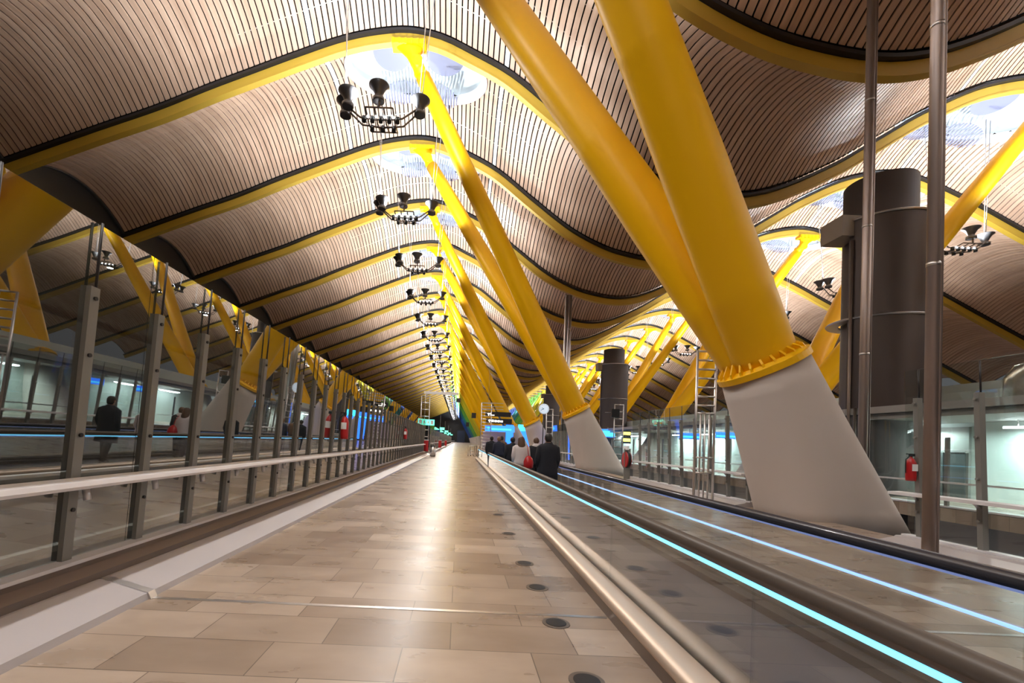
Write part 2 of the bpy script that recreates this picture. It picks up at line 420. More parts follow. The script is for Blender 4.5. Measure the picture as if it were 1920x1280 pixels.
# ================================================================= LAMP CLUSTERS
FD = (.04, .62)
def fixture_geo():
    parts = []
    def funnel(x, y):
        mb = MB(); pr = [(r_ * .86, z_ * .86) for r_, z_ in [(.26, -.32), (.30, -.30), (.30, -.12), (.17, -.08), (.19, .02), (.27, .2), (.36, .36), (.52, .5), (.52, .54), (.48, .54), (.33, .38), (.1, .2)]]
        n = 22
        mb.loft([[(x + r * math.cos(2 * math.pi * k / n), y + r * math.sin(2 * math.pi * k / n), z) for k in range(n)] for r, z in pr], 0); return mb
    for a, b in ((-1.75, .25), (1.7, 0), (-.05, -.75), (-1.5, -.35)): parts.append(('funnel', funnel(a, b), m_funnel))
    fr = MB()
    for s in (-1, 1):
        for q in (-.25, .25):
            fr.tube([(s * 1.55, q * .6, -.1), (s * .95, q, -.62), (0, q, -.72)], .045, 6)
    for y in (-.8, .8): fr.tube([(-.6, y, -.55), (.6, y, -.55)], .04, 6)
    for x in (-.6, -.2, .2, .6): fr.tube([(x, -.8, -.55), (x, 0, -.72), (x, .8, -.55)], .035, 6)
    fr.tube([(0, -.8, -.1), (0, -.8, -.55)], .05, 6)
    parts.append(('frame', fr, m_bronze))
    for i, (x, y) in enumerate(((-.75, -.3), (-.38, -.3), (0, -.3), (.38, -.3), (.75, -.3), (-.5, .3), (0, .3), (.5, .3))):
        sp = MB(); sp.tube([(x, y, -.86), (x, y, -.62)], .10, 10)
        parts.append(('spotlight', sp, m_blk))
    for x in (-.57, -.19, .19, .57): parts.append(('bulb', MB().box(x - .05, x + .05, -.42, -.36, -.70, -.60), m_bulb))
    cb = MB()
    for (x, y, tx, ty) in ((-1.75, 0, -1.9, .2), (-1.65, 0, -2.2, .3), (1.75, 0, 2.3, .3), (1.65, 0, 1.9, .2)):
        cb.tube([(x, y, .5), (tx, ty, 8.3 - (2.0 if True else 0) * 0)], .022, 5)
    parts.append(('cable', cb, m_steel))
    return parts
geo = fixture_geo()
def add_lights(root):
    for nm, e, z, rot, sz in (('uplight', UP_W, .62, math.pi, .9), ('wide_uplight', SIDE_W, .05, math.pi, .12), ('downlight', DOWN_W, -.95, 0, .5)):
        l = D.lights.get(nm)
        if not l:
            if nm == 'wide_uplight': l = D.lights.new(nm, 'SPOT'); l.spot_size = math.pi; l.spot_blend = .25; l.shadow_soft_size = sz
            else: l = D.lights.new(nm, 'AREA'); l.shape = 'DISK'; l.size = sz
            l.energy = e; l.color = (1, .96, .92) if nm == 'downlight' else (.88, .95, 1.0)
        o = D.objects.new(nm, l); COL.objects.link(o); o.parent = root; o.location = (0, 0, z); o.rotation_euler.x = rot
proto = empty('lamp_cluster')
for nm, mb, m in geo: mb.build(nm, m, proto)
add_lights(proto)
lowm = MB(); off = 0
mats = []; 
for nm, mb, m in geo:
    if m not in mats: mats.append(m)
    b = len(lowm.v); lowm.v += mb.v
    for f, s in zip(mb.f, mb.sm): lowm.face([i + b for i in f], mats.index(m), s)
far = lowm.build('lamp_cluster', mats); add_lights(far)
fl_lab = ['cluster of dark funnel lamps hanging under the largest skylight', 'cluster of funnel lamps under the second skylight, next below the largest cluster',
          'third funnel lamp cluster down the near row, with bright cables', 'fourth funnel lamp cluster down the near row', 'fifth funnel lamp cluster down the near row', 'sixth funnel lamp cluster down the near row']
fr_lab = ['funnel lamp cluster hanging past the right edge of the picture', 'funnel lamp cluster hanging right of the steel pole on the right', 'funnel lamp cluster hanging left of the lift tower', 'small funnel lamp cluster just right of the big yellow tube', 'small lamp cluster seen between right leaning tubes']
usedp = usedf = False
for side, X, Z in ((0, -4.15, 16.45), (1, 32.1, 16.0)):
    for k in range(-6, 34):
        y = 20.3 + 9 * k
        det = (0 <= k < 6)
        if det: o = proto if not usedp else copy_tree(proto); usedp = True
        else: o = far if not usedf else copy_tree(far); usedf = True
        o.location = (X, y, Z)
        labs = fl_lab if side == 0 else fr_lab
        if k < 0: lab = 'funnel lamp cluster behind the picture edge over the camera' if side == 0 else 'funnel lamp cluster far right of the picture edge'
        elif k < len(labs): lab = labs[k]
        elif k < 12: lab = f'{ORD[k]} funnel lamp cluster down the ' + ('near row' if side == 0 else 'right hand row') + ', small and distant'
        else: lab = ('tiny lamp cluster far down the near row past the twelfth' if side == 0 else 'tiny lamp cluster far down the right hand row past the twelfth')
        tag(o, lab, 'lamp', 'lamp clusters of the near row' if side == 0 else 'lamp clusters of the right hand row')

# ================================================================= LEFT GLASS SCREEN
LY0, LY1 = -1.3, 43.7; XF, TILT = -3.35, .042
def fx(z): return XF + TILT * (z - .3)
ls = tag(empty('glass_screen', (0, 0, 0)), 'tall reflective glass screen with grey posts along the left side', 'glass screen')
MB().prism([(-2.64, 0), (-2.66, .05), (-3.06, .155), (-3.10, .15), (-3.3, .0), (-3.3, -.3), (-2.64, -.3)], LY0, 4.0).prism([(-2.64, 0), (-2.66, .05), (-3.06, .155), (-3.10, .15), (-3.3, .0), (-3.3, -.3), (-2.64, -.3)], 4.06, LY1).build('stone_kerb', m_kerb, ls)
MB().prism([(-2.62, 0), (-2.65, .058), (-3.07, .163), (-3.07, 0)], 3.99, 4.075).build('kerb_joint', m_steel, ls)
MB().prism([(-3.1, .10), (-3.12, .20), (-3.2, .26), (-3.26, .28), (-3.5, .28), (-3.5, -.4), (-3.1, -.4)], LY0, LY1).build('base_channel', m_bronze, ls)
MB().box(-3.42, -3.255, LY0, LY1, .281, .312).build('sill', m_railb, ls)
pb = MB()
def post_mesh(flip=1):
    mb = MB()
    b = [(0, -.05), (.045, -.05), (.045, .05), (0, .05)]
    z0, z1 = .31, 2.7
    mb.loft([[(x * flip + TILT * flip * (z0 - .3), y, z0) for x, y in b], [(x * flip + TILT * flip * (z1 - .3), y, z1) for x, y in b]], 0, True, False)
    cl = []
    for z in (.75, 1.4, 2.1, 2.6): cl.append(MB().tube([(.044 + TILT * (z - .3), 0, z), (.062 + TILT * (z - .3), 0, z)], .018, 8))
    return mb, cl
pm_, cl_ = post_mesh(1); p0 = pm_.build('post', m_post, ls, (XF - .043, .0, 0)); [q_.build('bolt', m_dark, p0) for q_ in cl_]
MB().box(-4.06, -3.96, LY0, LY1, .22, .28).build('outer_bar', m_railb, ls); MB().box(-4.2, -4.08, LY0, LY1, .93, .99).build('outer_bar', m_railb, ls)  # pale bars behind the left glass, at sill and handrail height
rod0 = MB().tube([(TILT * 2.4 - .0, 0, 2.7), (TILT * 2.95, 0, 3.27)], .012, 6).build('rod', m_dark, ls, (XF, 0, 0))
br0 = MB().tube([(.0 + TILT * .7, 0, .94), (.27, 0, .99)], .022, 8).tube([(.10 + TILT * .7, 0, .94), (.12 + TILT * .7, 0, .84)], .03, 8).build('rail_bracket', m_steel, ls, (XF, 0, 0))
ly = [-.47 + .885 * k for k in range(0, 50)]
for k, y in enumerate(ly):
    for src in (p0, rod0, br0):
        o = src if k == 0 else copy_tree(src)
        o.location.y = y
MB().prism([(-3.04, .965), (-3.03, .99), (-3.05, 1.025), (-3.27, 1.035), (-3.29, 1.0), (-3.27, .965)], LY0, LY1).build('handrail', m_railb, ls)
g = MB()
k = 0
yy = LY0
while yy < LY1 - .1:
    ye = min(yy + 2.0, LY1)
    MB().prism([(fx(.3) - .045, .3), (fx(3.27) - .045, 3.27), (fx(3.27) - .057, 3.27), (fx(.3) - .057, .3)], yy + .004, ye - .004).build('glass_panel', m_glassL, ls)
    yy = ye
MB().prism([(fx(2.4) - .07, 2.40), (fx(2.4) - .07, 2.435), (fx(2.4) - .17, 2.435), (fx(2.4) - .17, 2.40)], LY0, LY1).build('transom', m_funnel, ls)
# farther left screen
ls2 = tag(empty('glass_screen'), 'distant left glass screen beyond the exit sign', 'glass screen')
MB().box(-3.5, -2.7, 52, 335, -.3, .2).build('stone_kerb', m_kerb, ls2)
MB().box(-3.3, -3.1, 52, 335, .97, 1.03).build('handrail', m_railb, ls2)
MB().box(-3.42, -3.40, 52, 335, .2, 3.2).build('glass_panel', m_glassL, ls2)
for k in range(46):
    o = MB().box(-3.38, -3.28, -.05, .05, .2, 2.7).build('post', m_post, ls2, (0, 53 + 3 * k, 0)) if k == 0 else None
    if k == 0: pp = o
    else:
        o = pp.copy(); COL.objects.link(o); o.location.y = 53 + 3 * k

# ================================================================= RIGHT GLASS SCREEN
RX = 8.2
def right_screen(ya, yb, posts, label):
    rs = tag(empty('glass_screen'), label, 'glass screen')
    MB().prism([(7.62, 0), (7.64, .03), (7.98, .10), (8.02, .13), (8.4, .13), (8.4, -.4), (7.62, -.4)], ya, yb).build('stone_kerb', m_kerb, rs)
    MB().box(8.12, 8.3, ya, yb, .131, .16).build('sill', m_railb, rs)
    MB().prism([(7.86, .87), (7.86, .92), (8.08, .93), (8.08, .87)], ya, yb).build('handrail', m_railb, rs)
    p = None
    for y in posts:
        if p is None:
            mb = MB(); b = [(-.07, -.04), (.02, -.04), (.02, .04), (-.07, .04)]
            mb.loft([[(x, yy_, .14) for x, yy_ in b], [(x - TILT * 2.4, yy_, 2.6) for x, yy_ in b]], 0, True, False)
            for z in (.6, 1.25, 1.9, 2.5): mb.tube([(-.07 - TILT * z, 0, z), (-.10 - TILT * z, 0, z)], .022, 8)
            p = mb.build('post', m_post, rs, (RX, y, 0)); r = MB().tube([(-TILT * 2.4, 0, 2.6), (-TILT * 2.9, 0, 3.1)], .012, 6).build('rod', m_dark, rs, (RX, y, 0))
            q = MB().tube([(-.1, 0, .80), (-.2, 0, .89)], .022, 8).build('rail_bracket', m_steel, rs, (RX, y, 0))
        else:
            for s in (p, r, q):
                o = s.copy(); COL.objects.link(o); o.location.y = y
    yy = ya
    while yy < yb - .1:
        ye = min(yy + 2.0, yb)
        MB().prism([(RX + .045, .15), (RX + .045 - TILT * 3, 3.12), (RX + .057 - TILT * 3, 3.12), (RX + .057, .15)], yy + .004, ye - .004).build('glass_panel', m_glassR, rs)
        yy = ye
    return rs
right_screen(-1.5, 8.3, [7.05 - .95 * k for k in range(0, 9)] + [8.0], 'glass screen with one grey post at the right edge, right of the steel pole')
right_screen(12.6, 21.4, [12.75 + .95 * k for k in range(0, 9)], 'glass screen with grey posts between the two nearest plinths')
right_screen(30.9, 40.0, [31.2 + .95 * k for k in range(0, 10)], 'distant glass screen with posts right of the third plinth')

# ================================================================= PARALLEL CORRIDOR, RIGHT
struct(MB().box(16, 16.5, Y0, 200, 0, .05).build('trim_3', m_railb))
pr2 = tag(empty('guard_rail'), 'pale handrail with thin brackets across the void on the right', 'railing')
MB().box(16.1, 16.22, 2, 120, .78, .84).build('handrail', m_railb, pr2)
s0 = None
for k in range(39):
    if s0 is None: s0 = MB().box(16.12, 16.2, -.05, .05, 0, 2.3).build('post', m_post, pr2, (0, 3, 0))
    else:
        o = s0.copy(); COL.objects.link(o); o.location.y = 3 + 3 * k
struct(MB().box(20.8, 21.1, Y0, 120, -.02, 4.75).build('wall_right', m_wallw))
struct(MB().box(17.0, 21.0, Y0, 80, 3.35, 3.62).box(17.2, 21, Y0, 80, 3.12, 3.33).build('ceiling_canopy', mat('canopy_grey', (.30, .29, .28), .5)))
wl = D.lights.new('corridor_tube', 'AREA'); wl.shape = 'RECTANGLE'; wl.size = .12; wl.size_y = 2.6; wl.energy = WALL_W; wl.color = (.75, 1, .97)
lampm = MB().box(-.08, .08, -1.4, 1.4, -.04, .04)
lp = None
for k in (0, 1, 2, 4, 5, 7, 8, 9, 11, 12):
    y = 15.3 + 5.2 * k
    if lp is None:
        lp = empty('strip_lamp'); lampm.build('tube', m_lit, lp); lo = D.objects.new('lamp_light', wl); COL.objects.link(lo); lo.parent = lp; lo.location = (0, 0, -.06); o = lp; MB().tube([(0, -1, .04), (0, -1, .28)], .015, 6).tube([(0, 1, .04), (0, 1, .28)], .015, 6).build('hanger', m_steel, lp)
    else: o = copy_tree(lp)
    o.location = (20.1, y, 2.85)
    tag(o, 'white strip lamp along the wall at the right edge of the picture' if k == 0 else 'white strip lamp on the corridor wall across the void, seen through glass', 'lamp', 'strip lamps across the void')
t = tag(empty('window'), 'dark wide window in the white wall at the right edge', 'window')
MB().box(20.74, 20.8, 10.5, 15.9, 2.05, 2.75).build('pane', m_blk, t); MB().box(20.7, 20.8, 10.4, 16.0, 2.0, 2.05).box(20.7, 20.8, 10.4, 16.0, 2.75, 2.8).build('frame', m_steel, t)
lf = tag(empty('lift_doors', (20.69, 19.3, 0)), 'pair of dark grey lift doors in the white wall', 'lift')
MB().box(0, .1, -.9, .9, 0, 2.95).build('surround', m_post, lf)
for e in (-.42, .42): MB().box(-.05, 0, e - .38, e + .38, .05, 1.9).build('door_leaf', mat('grey_leaf', (.12, .13, .13), .3, .5), lf)
MB().box(-.1, -.05, -.85, -.2, 1.92, 1.96).build('header_strip', m_steel, lf)
ar = tag(empty('arrow_sign', (19.4, 19.4, 2.65)), 'small black sign with a white arrow beside the lift doors', 'sign')
MB().box(-.3, .3, -.03, .03, -.27, .27).build('panel', m_blk, ar)
MB().box(-.27, .27, -.045, -.031, .19, .24).box(-.27, .27, -.045, -.031, -.24, -.19).prism([(-.14, -.13), (-.02, -.13), (.13, 0), (-.02, .13), (-.14, .13), (-.02, 0)], -.045, -.031).build('arrow', m_white, ar)
MB().box(.3, 1.0, -.02, .0, .12, .15).box(.3, 1.0, -.02, 0, -.15, -.12).build('bracket', m_steel, ar)
dk = tag(empty('air_duct', (0, 0, 0)), 'silver foil wrapped air duct on the canopy at the right edge', 'duct')
MB().tube([(17.6, 14.35, 3.63), (17.6, 14.35, 4.2), (17.65, 14.2, 4.45), (17.7, 13.9, 4.55), (17.8, 10, 4.6)], .27, 16).build('elbow', m_duct, dk)
MB().tube([(17.6, 13.0, 3.63), (17.6, 13.0, 4.4)], .09, 10).build('leg', m_duct, dk)
fe = tag(empty('fire_extinguisher', (8.0, 8.02, 1.35)), 'red fire extinguisher on the glass behind the steel pole', 'fire extinguisher')

# blue hall signs beyond
m_blue = mat('blue_screen', (.05, .2, .9), .5, emis=(.02, .16, 1.0), es=1.6)
m_cy = mat('cyan_screen', (.05, .5, .9), .5, emis=(.05, .55, 1.0), es=1.6)
m_yl = mat('yellow_sign_light', (.8, .7, .1), .5, emis=(.9, .8, .15), es=1.5)
for (x, y, z0, z1, wd, label) in ((17.2, 29, 2.35, 2.75, 1.6, 'blue lit sign across the void beside the tall steel mast'), (17.5, 34.5, 2.35, 2.8, 1.5, 'blue lit sign across the void seen through the steel mast'),
                           (17.0, 52, 2.6, 3.5, 1.6, 'blue lit sign across the void near the red hose reel')):
    s = tag(empty('lit_sign', (x, y, 0)), label, 'sign')
    MB().box(-wd / 2, wd / 2, -.05, .05, z0, z1).build('screen', m_blue, s); MB().box(-wd / 2, wd / 2, -.06, -.051, z0 + .1, z1 - .2).build('text_band', m_cy, s)
    MB().tube([(0, 0, z1), (0, 0, 3.7)], .03, 6).build('hanger', m_steel, s)
s = tag(empty('lit_sign', (16.6, 45, 0)), 'yellow lit sign above the red hose reel, behind the glass', 'sign')
for z in (2.1, 2.75): MB().box(-.35, .35, -.05, .05, z, z + .3).build('panel', m_yl, s)
MB().box(-.4, .4, -.04, .06, 1.9, 3.2).build('frame', m_blk, s)

# ================================================================= LIFT TOWERS
def tower(x, y, label, det):
    t = tag(empty('lift_tower', (x, y, 0)), label, 'lift tower')
    MB().tube([(0, 0, -5), (0, 0, 13.75)], 1.27, 48).build('shaft', m_cyl, t)
    rings = []
    sh = MB(); a0, a1 = -2.9, -.25
    ra = [a0 + (a1 - a0) * k / 24 for k in range(25)]
    sh.loft([[(1.75 * math.cos(a), 1.75 * math.sin(a), z) for a in ra] for z in (3.6, 11.75)], 0, False, True, False)
    sh.build('curved_cladding', m_cyl if not det else mat('smoked_cladding', (.075, .06, .058), .45, .4), t)
    for z in (7.5, 11.8):
        rg = MB(); rg.loft([[(r * math.cos(2 * math.pi * k / 48), r * math.sin(2 * math.pi * k / 48), zz) for k in range(48)] for r, zz in ((1.36, z + .03), (1.8, z + .03), (1.83, z), (1.8, z - .05), (1.36, z - .05))], 0, False, False)
        rg.build('ring', m_steel, t)
    gl = MB(); gl.loft([[(1.78 * math.cos(a), 1.78 * math.sin(a), z) for a in ra] for z in (-5, 3.6)], 0, False, True, False); gl.build('glass_shell', m_glassR, t)
    MB().box(-2.15, -1.2, -.6, .6, 11.1, 12.0).build('machine_box', mat('machine_box_paint', (.24, .20, .17), .5), t)
    for e in (-1.72, -1.45): MB().tube([(e, -.6, -5), (e, -.6, 10.9)], .06, 8).build('guide_rail', m_bronze, t)
tower(18.35, 20.0, 'large dark cylindrical lift tower behind the two steel poles', True)
tower(19.2, 57.3, 'slim dark cylindrical lift tower behind the second plinth', False)
tower(19.0, 95.0, 'distant dark lift tower behind the round clock', False)

# ================================================================= STEEL POLES
def pole(x, y, h, r, label, col=(0, 0), twin=False):
    t = tag(empty('steel_pole', (x, y, 0)), label, 'pole')
    MB().tube([(0, 0, 0 if x < 12 else -5), (0, 0, h)], r, 20).build('pipe', m_pipe if not twin else m_steel, t)
    MB().tube([(r * 1.15, -.02, 0), (r * 1.15, -.02, h)], r * .42, 12).build('side_pipe', m_pipe if not twin else m_steel, t)
    MB().tube([(0, 0, 0), (0, 0, .04)], r * 1.8, 20).build('foot_plate', m_steel, t)
    if twin: MB().tube([(-.28, 0, 0), (-.28, 0, h)], r * .8, 16).build('second_pipe', m_steel, t)
    for z in (4.6, 8.5, 12.4): MB().tube([(0, 0, z), (0, 0, z + .06)], r * 1.06, 20).build('coupling', m_steel, t)
pole(7.43, 7.15, rh(7.4) - .1, .083, 'thick brown steel pole in front of the nearest plinth, right of the thinner pole')
pole(12.1, 13.6, rh(12.1) + 1.05, .115, 'thinner steel pole left of the thick one, rising before the lift tower')
pole(9.85, 42.6, rh(9.85) - .75, .17, 'pale twin steel pole rising to the roof behind the second plinth', twin=True)

# ================================================================= STEEL MASTS (ladder frames)
def mast(x, y, h, wd, n, label, extra=None, r=.035, inner=False):
    t = tag(empty('ladder_mast', (x, y, 0)), label, 'mast')
    for e in (-1, 1): MB().tube([(e * wd / 2, 0, 0), (e * wd / 2, 0, h)], r, 10).build('upright', m_steel, t)
    for k in range(n):
        z = h - .02 - (h - (2.6 if inner else .4)) * k / n
        MB().tube([(-wd / 2, 0, z), (wd / 2, 0, z)], r * .9, 8).build('rung', m_steel, t)
    if inner:
        for e in (-.13, .0, .13): MB().tube([(e, 0, .1), (e, 0, 2.65)], .026, 8).build('inner_tube', m_steel, t)
        for z in (.85, 1.3, 2.62): MB().tube([(-wd / 2, 0, z), (wd / 2, 0, z)], r * .8, 8).build('cross_bar', m_steel, t)
    MB().box(-wd / 2 - .1, wd / 2 + .1, -.12, .12, 0, .03).build('foot_plate', m_steel, t)
    return t
mast(7.3, 13.5, 4.5, .56, 7, 'tall steel ladder mast left of the nearest plinth', inner=True)
ml = mast(-3.45, 44.4, 5.7, .8, 8, 'steel ladder mast at the end of the left screen, above the exit sign', r=.05)
MB().box(-.2, 3.2, -.05, .05, 5.9, 6.15).tube([(0, 0, 5.6), (0, 0, 6.0)], .05, 8).build('top_arm', m_steel, ml)
MB().box(3.0, 3.4, -.15, .15, 5.2, 5.6).build('camera_housing', m_dark, ml)
mr = mast(3.0, 52, 5.9, 1.15, 15, 'steel ladder mast with shelves left of the dark direction signs', r=.05)
for z in (5.2, 5.5, 5.9): MB().box(-.6, 1.9, -.05, .05, z, z + .06).build('arm', m_steel, mr)
MB().box(-1.7, -1.2, -.15, .15, 4.1, 4.7).build('speaker', m_blk, mr); MB().box(-2.3, -1.95, -.15, .15, 3.1, 3.6).build('speaker', m_blk, mr)
mc = mast(7.15, 36.2, 4.3, .5, 8, 'steel ladder mast under and right of the round clock', r=.045)
mast(12.6, 36, 4.9, .7, 8, 'steel ladder mast right of the second plinth before the slim tower', r=.045)
ck = tag(empty('clock', (6.62, 36, 4.28)), 'round white station clock beside the third plinth', 'clock')
MB().tube([(0, -.07, 0), (0, .07, 0)], .42, 36, axis=Vector((0, 1, 0))).build('case', m_white, ck)
MB().tube([(0, -.085, 0), (0, -.071, 0)], .38, 36, axis=Vector((0, 1, 0))).build('dial', mat('clock_dial', (.8, .9, 1), .4, emis=(.6, .8, 1), es=.35), ck)
hd = MB()
for L, a in ((.2, 292), (.28, 245)):
    d = Vector((math.sin(math.radians(a)), 0, math.cos(math.radians(a)))); hd.tube([Vector((0, -.095, 0)), d * L + Vector((0, -.095, 0))], .018, 6)
hd.build('hand', m_blk, ck)
tk = MB()
for k in range(12):
    d = Vector((math.sin(k * math.pi / 6), 0, math.cos(k * math.pi / 6))); tk.tube([d * .31 + Vector((0, -.09, 0)), d * .36 + Vector((0, -.09, 0))], .01, 5)
tk.build('hour_mark', m_blk, ck)
MB().tube([(0, 0, -.42), (0, 0, -4.28)], .04, 8).build('pole', m_dark, ck)
mon = tag(empty('monitor', (12.0, 36, 4.15)), 'small black monitor on a bracket in front of the slim tower', 'monitor')
MB().box(-.05, .55, -.3, .1, -.3, .35).build('housing', m_blk, mon); MB().box(-.5, .0, -.03, .03, .05, .1).build('bracket', m_steel, mon)

# ================================================================= HANGING SIGNS
m_sgn = mat('sign_text_light', (1, 1, .9), .5, emis=(1, .95, .8), es=2.5)
def arrow(mb, x, z, s, y):
    mb.prism([(x, z + s), (x + s, z), (x + s * .3, z), (x + s * .3, z - s), (x - s * .3, z - s), (x - s * .3, z), (x - s, z)], y - .01, y)
for (x, y, z, wd, h, m, label, bits) in (
        (5.0, 60, 5.15, 3.4, .62, m_blk, 'upper dark direction sign hanging in the distance', ((.35, 'L'),)),
        (5.15, 60, 4.25, 3.4, .66, m_blk, 'lower dark direction sign with longer white text', ((.35, 'T'),)),
        (5.3, 60, 3.25, 3.9, .8, m_blue, 'bright blue lit sign below the two dark signs', ((.35, 'B'),))):
    s = tag(empty('hanging_sign', (x, y, z)), label, 'sign')
    MB().box(-wd / 2, wd / 2, -.1, .1, -h / 2, h / 2).build('panel', m, s)
    tb = MB(); arrow(tb, -wd / 2 + .45, 0, .2, -.105)
    k = bits[0][1]
    if k == 'L': tb.box(-1.0, -.88, -.12, -.101, -.2, .2).box(-.88, -.5, -.12, -.101, -.2, -.1)
    if k == 'T':
        for i in range(4): tb.box(-1.0 + i * .4, -.7 + i * .4, -.12, -.101, -.14, .14 - .02 * i)
    if k == 'B': tb.box(-1.1, 1.5, -.12, -.101, -.18, .02)
    tb.build('text', m_sgn if k != 'B' else m_cy, s)
    for e in (-1, 1): MB().tube([(e * wd * .4, .0, h / 2), (e * wd * .4, 0, (rh(x) - z) if k == 'L' else (.59 if k == 'T' else .66))], .012, 5).build('hanger', m_steel, s)
m_green = mat('exit_green', (.1, .7, .5), .5, emis=(.12, .75, .52), es=1.3)
for k, (x, y, z) in enumerate(((-3.0, 44, 3.1), (-2.95, 76, 3.3), (-2.9, 100, 3.3), (-2.85, 128, 3.3), (-2.8, 160, 3.3))):
    if k == 0:
        e0 = empty('exit_sign'); MB().box(-.52, .52, -.05, .05, -.28, .28).build('panel', m_green, e0)
        pg = MB(); pg.tube([(-.12, -.06, .17), (-.12, -.075, .17)], .05, 10, axis=Vector((0, 1, 0)))
        pg.prism([(-.2, .08), (-.04, .1), (.06, .02), (-.02, -.02), (.04, -.2), (-.04, -.2), (-.1, -.04), (-.24, -.14), (-.28, -.08), (-.16, 0)], -.065, -.051)
        pg.box(.16, .42, -.065, -.051, -.2, .2).prism([(-.48, 0), (-.38, .1), (-.38, .04), (-.3, .04), (-.3, -.04), (-.38, -.04), (-.38, -.1)], -.065, -.051)
        pg.build('pictogram', m_white, e0); MB().tube([(-.45, 0, .28), (-.45, 0, 3)], .02, 6).build('hanger', m_steel, e0); o = e0
    else: o = copy_tree(e0)
    o.location = (x, y, z)
    o.scale = (1 if k == 0 else .75,) * 3
    tag(o, 'lit green exit sign at the end of the left screen' if k == 0 else 'tiny lit exit sign far down the left side', 'sign', 'lit exit signs on the left')

# blue shop wall beyond people
sh = tag(empty('blue_display'), 'tall bright blue display panel behind the walking people', 'display')
MB().box(6.35, 7.35, 62, 62.3, .2, 3.9).build('screen', m_blue, sh); MB().box(6.3, 7.4, 62.3, 62.5, 0, 4.0).build('frame', m_blk, sh)
sh = tag(empty('blue_display'), 'cyan topped blue display between the third and fourth plinths', 'display')
MB().box(9.3, 11.6, 72, 72.2, .0, 3.4).build('screen', m_blue, sh); MB().box(9.3, 11.6, 71.9, 72.2, 3.4, 4.4).build('header', m_cy, sh)
sh = tag(empty('blue_display'), 'narrow blue display left of the second plinth', 'display')
MB().box(9.85, 10.4, 44, 44.2, 0, 3.3).build('screen', m_blue, sh); MB().box(10.9, 11.3, 46, 46.2, 0, 2.8).build('side_screen', m_blue, sh)
kio = tag(empty('partition_wall'), 'pinkish beige partition under the blue hanging sign', 'partition')
MB().box(3.3, 7.0, 64, 64.3, 0, 2.9).build('panel', mat('beige_partition', (.38, .30, .28), .5), kio)
bd = tag(empty('far_gate_block'), 'dark block closing the far end of the hall', 'partition')
MB().box(-1.5, 3.6, 304, 306, 0, 8).build('panel', mat('dark_blue_panel', (.01, .02, .05), .5), bd)

# ================================================================= FIRE EQUIPMENT, BINS
def extinguisher(root):
    pr = [(.0, -.28), (.085, -.27), (.09, -.2), (.09, .12), (.06, .2), (.025, .24), (.025, .28)]
    n = 16; MB().loft([[(r * math.cos(2 * math.pi * k / n), r * math.sin(2 * math.pi * k / n), z) for k in range(n)] for r, z in pr[1:]], 0).build('cylinder', m_red, root)
    MB().box(-.03, .03, -.06, .03, .27, .33).box(-.1, .03, -.015, .015, .31, .33).build('valve', m_blk, root)
    MB().tube([(-.03, 0, .28), (-.12, 0, .2), (-.12, 0, -.1)], .012, 6).build('hose', m_blk, root)
    MB().box(-.06, .06, -.096, -.088, -.05, .1).build('paper_label', m_white, root)
fe.scale = (.8, .8, .8); extinguisher(fe)
for k, (y, s, lab) in enumerate(((12.3, 1.5, 'red fire extinguisher hanging on the left glass screen, nearer one'), (26.2, 1.5, 'small red fire extinguisher near the far end of the left screen'))):
    e = tag(empty('fire_extinguisher', (-3.12, y, 1.72 if k == 0 else 1.75)), lab, 'fire extinguisher'); e.scale = (s * .8,) * 3; extinguisher(e)
hr = tag(empty('hose_reel', (7.75, 20.9, .95)), 'red fire hose reel on the glass screen beside the second plinth', 'hose reel')
MB().tube([(-.1, 0, 0), (.1, 0, 0)], .36, 28, axis=Vector((1, 0, 0))).build('drum', m_red, hr)
MB().tube([(-.06, .0, 0), (.06, 0, 0)], .39, 28, axis=Vector((1, 0, 0))).build('hose', m_dark, hr)
MB().box(-.12, .15, -.04, .04, -.9, .5).build('stand', m_post, hr)
MB().box(-.1, .0, -.25, .25, .45, .62).build('notice', m_white, hr)
for (x, y, lab) in ((-3.0, 41.5, 'red fire post beside the steel litter bin'), (-2.6, 62, 'small red fire post far down the left side'), (-2.5, 85, 'tiny red fire post far down the left side, farthest one')):
    e = tag(empty('fire_post', (x, y, 0)), lab, 'fire post')
    MB().box(-.2, .2, -.12, .12, .35, 1.35).build('cabinet', m_red, e); MB().box(-.03, .03, -.03, .03, 0, .35).box(-.2, .2, -.2, .2, 0, .04).build('foot', m_steel, e); MB().box(-.21, .21, -.13, .13, 1.35, 1.42).build('cap', m_white, e)
e = tag(empty('litter_bin', (-2.25, 39.5, 0)), 'round steel litter bin on the floor beside the red fire post', 'bin')
MB().tube([(0, 0, .04), (0, 0, .9)], .25, 28).build('body', m_steel, e); MB().tube([(0, 0, .9), (0, 0, .94)], .27, 28).build('lid', m_dark, e); MB().tube([(0, 0, 0), (0, 0, .04)], .22, 24).build('base', m_blk, e)

